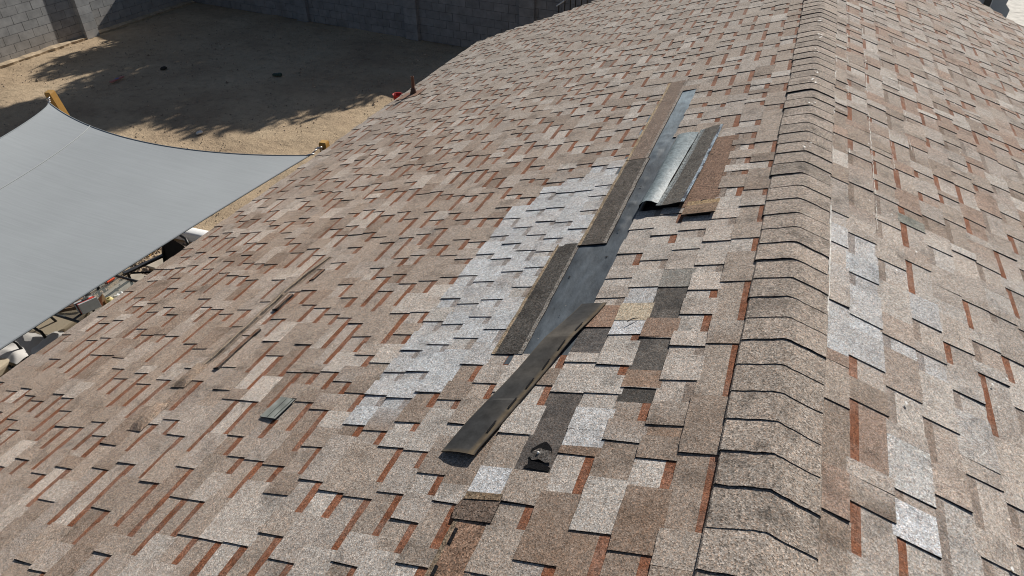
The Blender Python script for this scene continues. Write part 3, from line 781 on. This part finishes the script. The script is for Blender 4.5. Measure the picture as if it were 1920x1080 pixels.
# things on the table
TZ = .735
m = MB(); M3 = Matrix.Rotation(R(-20), 3, 'Z') @ Matrix.Rotation(R(-22), 3, 'Y')
c = Vector((-7.00, 4.07, TZ+.07))
for dx, cl, dd_ in ((-.055, (.42, .44, .45), .05), (-.012, (.02, .02, .022), .05), (.026, (.42, .03, .03), .022), (.055, (.36, .38, .39), .04)):
    m.box(c+M3 @ Vector((dx*1.6, 0, 0)), (dd_*1.5, .20, .12), 0, cl, M3)
m.box(c+M3 @ Vector((-.06, .02, .064)), (.10, .07, .004), 0, (.04, .04, .04), M3)
m.box(c+M3 @ Vector((.03, .06, .064)), (.10, .05, .004), 0, (.60, .05, .03), M3)
tag(m.build('carton', MPLAIN, None, .004), 'red, black and white carton lying on the glass table', 'box')
m = MB(); c = Vector((-6.87, 4.245, TZ))
m.grid([[c+Vector((r_*math.cos(a), r_*math.sin(a), z)) for a in [i*math.pi/8 for i in range(16)]] for r_, z in ((.025, .0), (.045, .025), (.048, .05), (.036, .075), (.016, .08))], (.55, .47, .22), True, True)
tag(m.build('cup', MPLAIN), 'round pale yellow cup on the glass table right of the carton', 'cup')
m = MB(); c = Vector((-6.96, 4.20, TZ)); m.quad([c+Vector(v) for v in ((-.07, -.05, .005), (.06, -.04, .005), (.01, .05, .12))], (.42, .31, .17)); m.quad([c+Vector(v) for v in ((.06, -.04, .005), (.07, .05, .005), (.01, .05, .12))], (.22, .15, .08)); m.quad([c+Vector(v) for v in ((.07, .05, .005), (-.07, -.05, .005), (.01, .05, .12))], (.36, .26, .14))
tag(m.build('paper_bag', MPLAIN), 'folded tan paper bag standing between carton and yellow cup', 'bag')
m = MB(); m.box((-7.26, 4.04, TZ+.022), (.24, .20, .04), R(40), (.17, .11, .07)); m.box((-7.26, 4.04, TZ+.045), (.19, .15, .006), R(40), (.11, .07, .05))
tag(m.build('tray', MPLAIN, None, .004), 'flat brown tray on the glass table at the sail edge', 'tray')
for (x, y, cc_, lab, lying) in ((-7.22, 4.58, (.75, .10, .04), 'small orange lighter on the glass table by its far rim', True), (-7.24, 4.42, (.65, .05, .06), 'small red torch standing on a black foot on the glass table', False)):
    m = MB()
    if lying: m.tube([(x, y-.05, TZ+.02), (x+.01, y+.05, TZ+.02)], [.018, .018], 8, cc_); m.tube([(x, y-.075, TZ+.02), (x, y-.05, TZ+.02)], .014, 8, (.08, .03, .02))
    else: m.tube([(x, y, TZ), (x, y, TZ+.03), (x, y, TZ+.04)], [.022, .012, .012], 8, (.02, .02, .02)); m.tube([(x, y, TZ+.04), (x, y, TZ+.10)], .022, 8, cc_)
    tag(m.build('lighter' if lying else 'torch', MPLAIN), lab, 'lighter' if lying else 'torch')
m = MB(); rnd = random.Random(4); c = Vector((-6.86, 4.39, TZ+.005)); rows = [[c+Vector(((i-3)*.02, (jx-3)*.022, .03*rnd.random())) for i in range(7)] for jx in range(7)]
m.grid(rows, (.72, .74, .74), False); tag(m.build('crumpled_wrapper', MPLAIN), 'crumpled white wrapper on the glass table near the eave', 'wrapper')

# cushioned seat with black tube arm, white sheet
def cushion_seat(cx, cy, rz, label):
    root = empty('cushioned_chair', label, 'chair', (cx, cy, 0)); M4 = frame_at((cx, cy, 0), rz)
    m = MB(); m.box(M4 @ Vector((0, 0, .42)), (.56, .56, .12), rz, (.50, .43, .32)); m.build('seat_cushion', MFAB, root, .03)
    m = MB(); m.box(M4 @ Vector((0, -.30, .66)), (.54, .13, .46), rz, (.50, .43, .32)); m.build('back_cushion', MFAB, root, .03)
    for sx in (-.32, .32):
        m = MB(); m.tube(tf(M4, [(sx, .28, 0), (sx, .29, .40), (sx, .24, .58), (sx, .12, .63), (sx, -.2, .63), (sx, -.36, .70)]), .017, 8, (.012, .012, .013)); m.build('arm_tube', MBLACK, root)
        m = MB(); m.tube(tf(M4, [(sx, -.30, 0), (sx, -.32, .40), (sx, -.40, .92)]), .017, 8, (.012, .012, .013)); m.build('rear_leg', MBLACK, root)
    m = MB(); m.box(M4 @ Vector((0, 0, .34)), (.62, .58, .03), rz, (.012, .012, .013)); m.build('seat_frame', MBLACK, root)
cushion_seat(-7.64, 4.0, R(-88), 'beige-cushioned black tube chair next to the glass table, partly under the sail')
cushion_seat(-7.70, 3.12, R(-88), 'beige-cushioned patio chair at the lower left edge beside the side table')
fs = empty('footstool', 'beige cushioned footstool between the white sheet and the eave', 'footstool', (-6.93, 3.74, 0))
m = MB(); m.box((-6.93, 3.74, .42), (.52, .36, .10), R(4), (.50, .43, .32)); m.build('cushion', MFAB, fs, .03)
m = MB(); m.box((-6.93, 3.74, .35), (.54, .38, .03), R(4), (.012, .012, .013)); m.build('frame', MBLACK, fs)
for sx in (-.24, .24):
    for sy in (-.15, .15):
        m = MB(); m.tube([(-6.93+sx, 3.74+sy, 0), (-6.93+sx, 3.74+sy, .35)], .014, 8, (.012, .012, .013)); m.build('leg', MBLACK, fs)
def sheet(cx, cy, lx, ly, z, label, c):
    m = MB(); rows = []
    for i in range(30):
        row = []
        for jx in range(24):
            x, y = lerp(-lx/2, lx/2, i/29), lerp(-ly/2, ly/2, jx/23); e = max(abs(x)/(lx/2), abs(y)/(ly/2))
            row.append((cx+x, cy+y, z+.025*noise.noise((x*3+cx, y*9, cy))+.02*noise.noise((x*9, y*4, 3))-.12*max(0, e-.6)))
        rows.append(row)
    m.grid(rows, c, True); m.grid([[Vector(p)-Vector((0, 0, .004)) for p in r] for r in rows], c, True)
    tag(m.build('cloth_sheet', MFAB), label, 'sheet')
sheet(-7.22, 3.66, .46, .44, .50, 'rumpled white cloth sheet beside the beige cushion chair', (.60, .59, .57))
sheet(-7.62, 3.50, .60, .46, .52, 'rumpled white cloth sheet hanging out from under the sail, lower left', (.58, .57, .55))

# ------------------------------------------------------------------ bits in the yard
m = MB(); m.box((-14.44, 11.37, .05), (.07, .40, .03), R(4), (.42, .17, .15)); m.box((-14.44, 11.37, .066), (.05, .10, .01), R(4), (.14, .14, .34))
tag(m.build('toy_bat', MPLAIN, None, .01), 'pink stick with a blue middle lying in the shaded dirt', 'toy')
m = MB(); c = Vector((-7.78, 12.62, .02))
m.grid([[c+Vector((r_*math.cos(a), r_*math.sin(a), z)) for a in [i*math.pi/8 for i in range(16)]] for r_, z in ((.08, 0), (.105, .16), (.11, .165), (.098, .16), (.075, .02), (.001, .02))], (.36, .02, .02), True, True)
tag(m.build('bucket', MPLAIN), 'red plastic bucket in the shaded yard beyond the vent pipe', 'bucket')
m = MB(); m.box((-11.2, 13.0, .045), (.22, .09, .05), R(10), (.03, .055, .045)); m.box((-11.13, 13.0, .08), (.08, .07, .035), R(10), (.04, .075, .06))
tag(m.build('toy_truck', MPLAIN, None, .012), 'small dark green toy lying in the shaded dirt', 'toy')
for (x, y, r_, c_, lab, nm, ct) in ((-10.6, 9.7, .06, (.62, .60, .56), 'pale white rock at the edge of the shade in the dirt', 'rock', 'rock'), (-14.05, 12.4, .07, (.04, .035, .03), 'dark clod in the shaded dirt beyond the pink stick', 'clod', 'clod')):
    m = MB(); rows = [[Vector((x, y, .03))+Vector((r_*math.sin(p_)*math.cos(a)*(1+.3*noise.noise((a, p_, x))), r_*math.sin(p_)*math.sin(a)*1.3, r_*.6*math.cos(p_))) for a in [i*math.pi/6 for i in range(12)]] for p_ in (.02, .6, 1.2, 1.8)]
    m.grid(rows, c_, False, True); tag(m.build(nm, MROUGH), lab, ct)
# metal railing in front of the back wall
rl = empty('metal_railing', 'black metal railing with pale sloping top bar in front of the back wall', 'railing', (-5.3, 15.75, 0))
p0 = Vector((-5.22, 15.72, RZ-2.47)); dv = Vector((1.0, .05, .75)).normalized()
m = MB(); m.tube([p0-dv*.03, p0+dv*1.2], .017, 8, (.55, .58, .60)); m.build('top_bar', MPLAIN, rl)
for q in (.03, .17, .30, .42, .56, .70):
    m = MB(); pq = p0+Vector((q, .0, .0)); m.tube([(pq.x, pq.y, 0), (pq.x, pq.y, p0.z+q*.75)], .014, 8, (.015, .015, .017)); m.build('baluster', MBLACK, rl)

# beyond the right edge: pale concrete and a parked vehicle
m = MB(); m.quad([(4.4, 17, .02), (60, 17, .02), (60, 60, .02), (4.4, 60, .02)], (.62, .60, .55))
for y in (25.9, 29, 33): m.quad([(4.5, y, .024), (60, y-1, .024), (60, y-.96, .024), (4.5, y+.03, .024)], (.45, .43, .39))
tag(m.build('concrete_drive', MROUGH), kind='structure')
veh = empty('parked_vehicle', 'blue-grey parked vehicle on pale concrete past the right edge of the roof', 'vehicle', (4.67, 26, 0))
m = MB(); cx0 = 4.67
prof = [(.80, .26), (.81, .48), (.67, .62), (.69, .85), (.62, 1.1), (.5, 1.42), (-.5, 1.42), (-.62, 1.1), (-.69, .85), (-.67, .62), (-.81, .48), (-.80, .26)]
rows = [[(cx0+x, y, z) for x, z in prof] for y in (24.0, 27.9)]
m.grid(rows, (.25, .28, .31), False, True); m.quad(rows[0], (.25, .28, .31)); m.quad(rows[1], (.25, .28, .31))
m.build('body', MPLAIN, veh)
m = MB(); m.box((4.87, 23.995, .66), (.17, .03, .34), 0, (.02, .022, .025)); m.build('window', MBLACK, veh)
m = MB(); m.box((4.975, 23.99, .60), (.022, .03, .30), R(0), (.5, .52, .54)); m.build('window_trim', MPLAIN, veh)
for sx in (-.6, .6):
    for y in (24.7, 27.2):
        m = MB(); m.tube([(cx0+sx-.08, y, .3), (cx0+sx+.08, y, .3)], .3, 18, (.015, .015, .015)); m.build('wheel', MBLACK, veh)
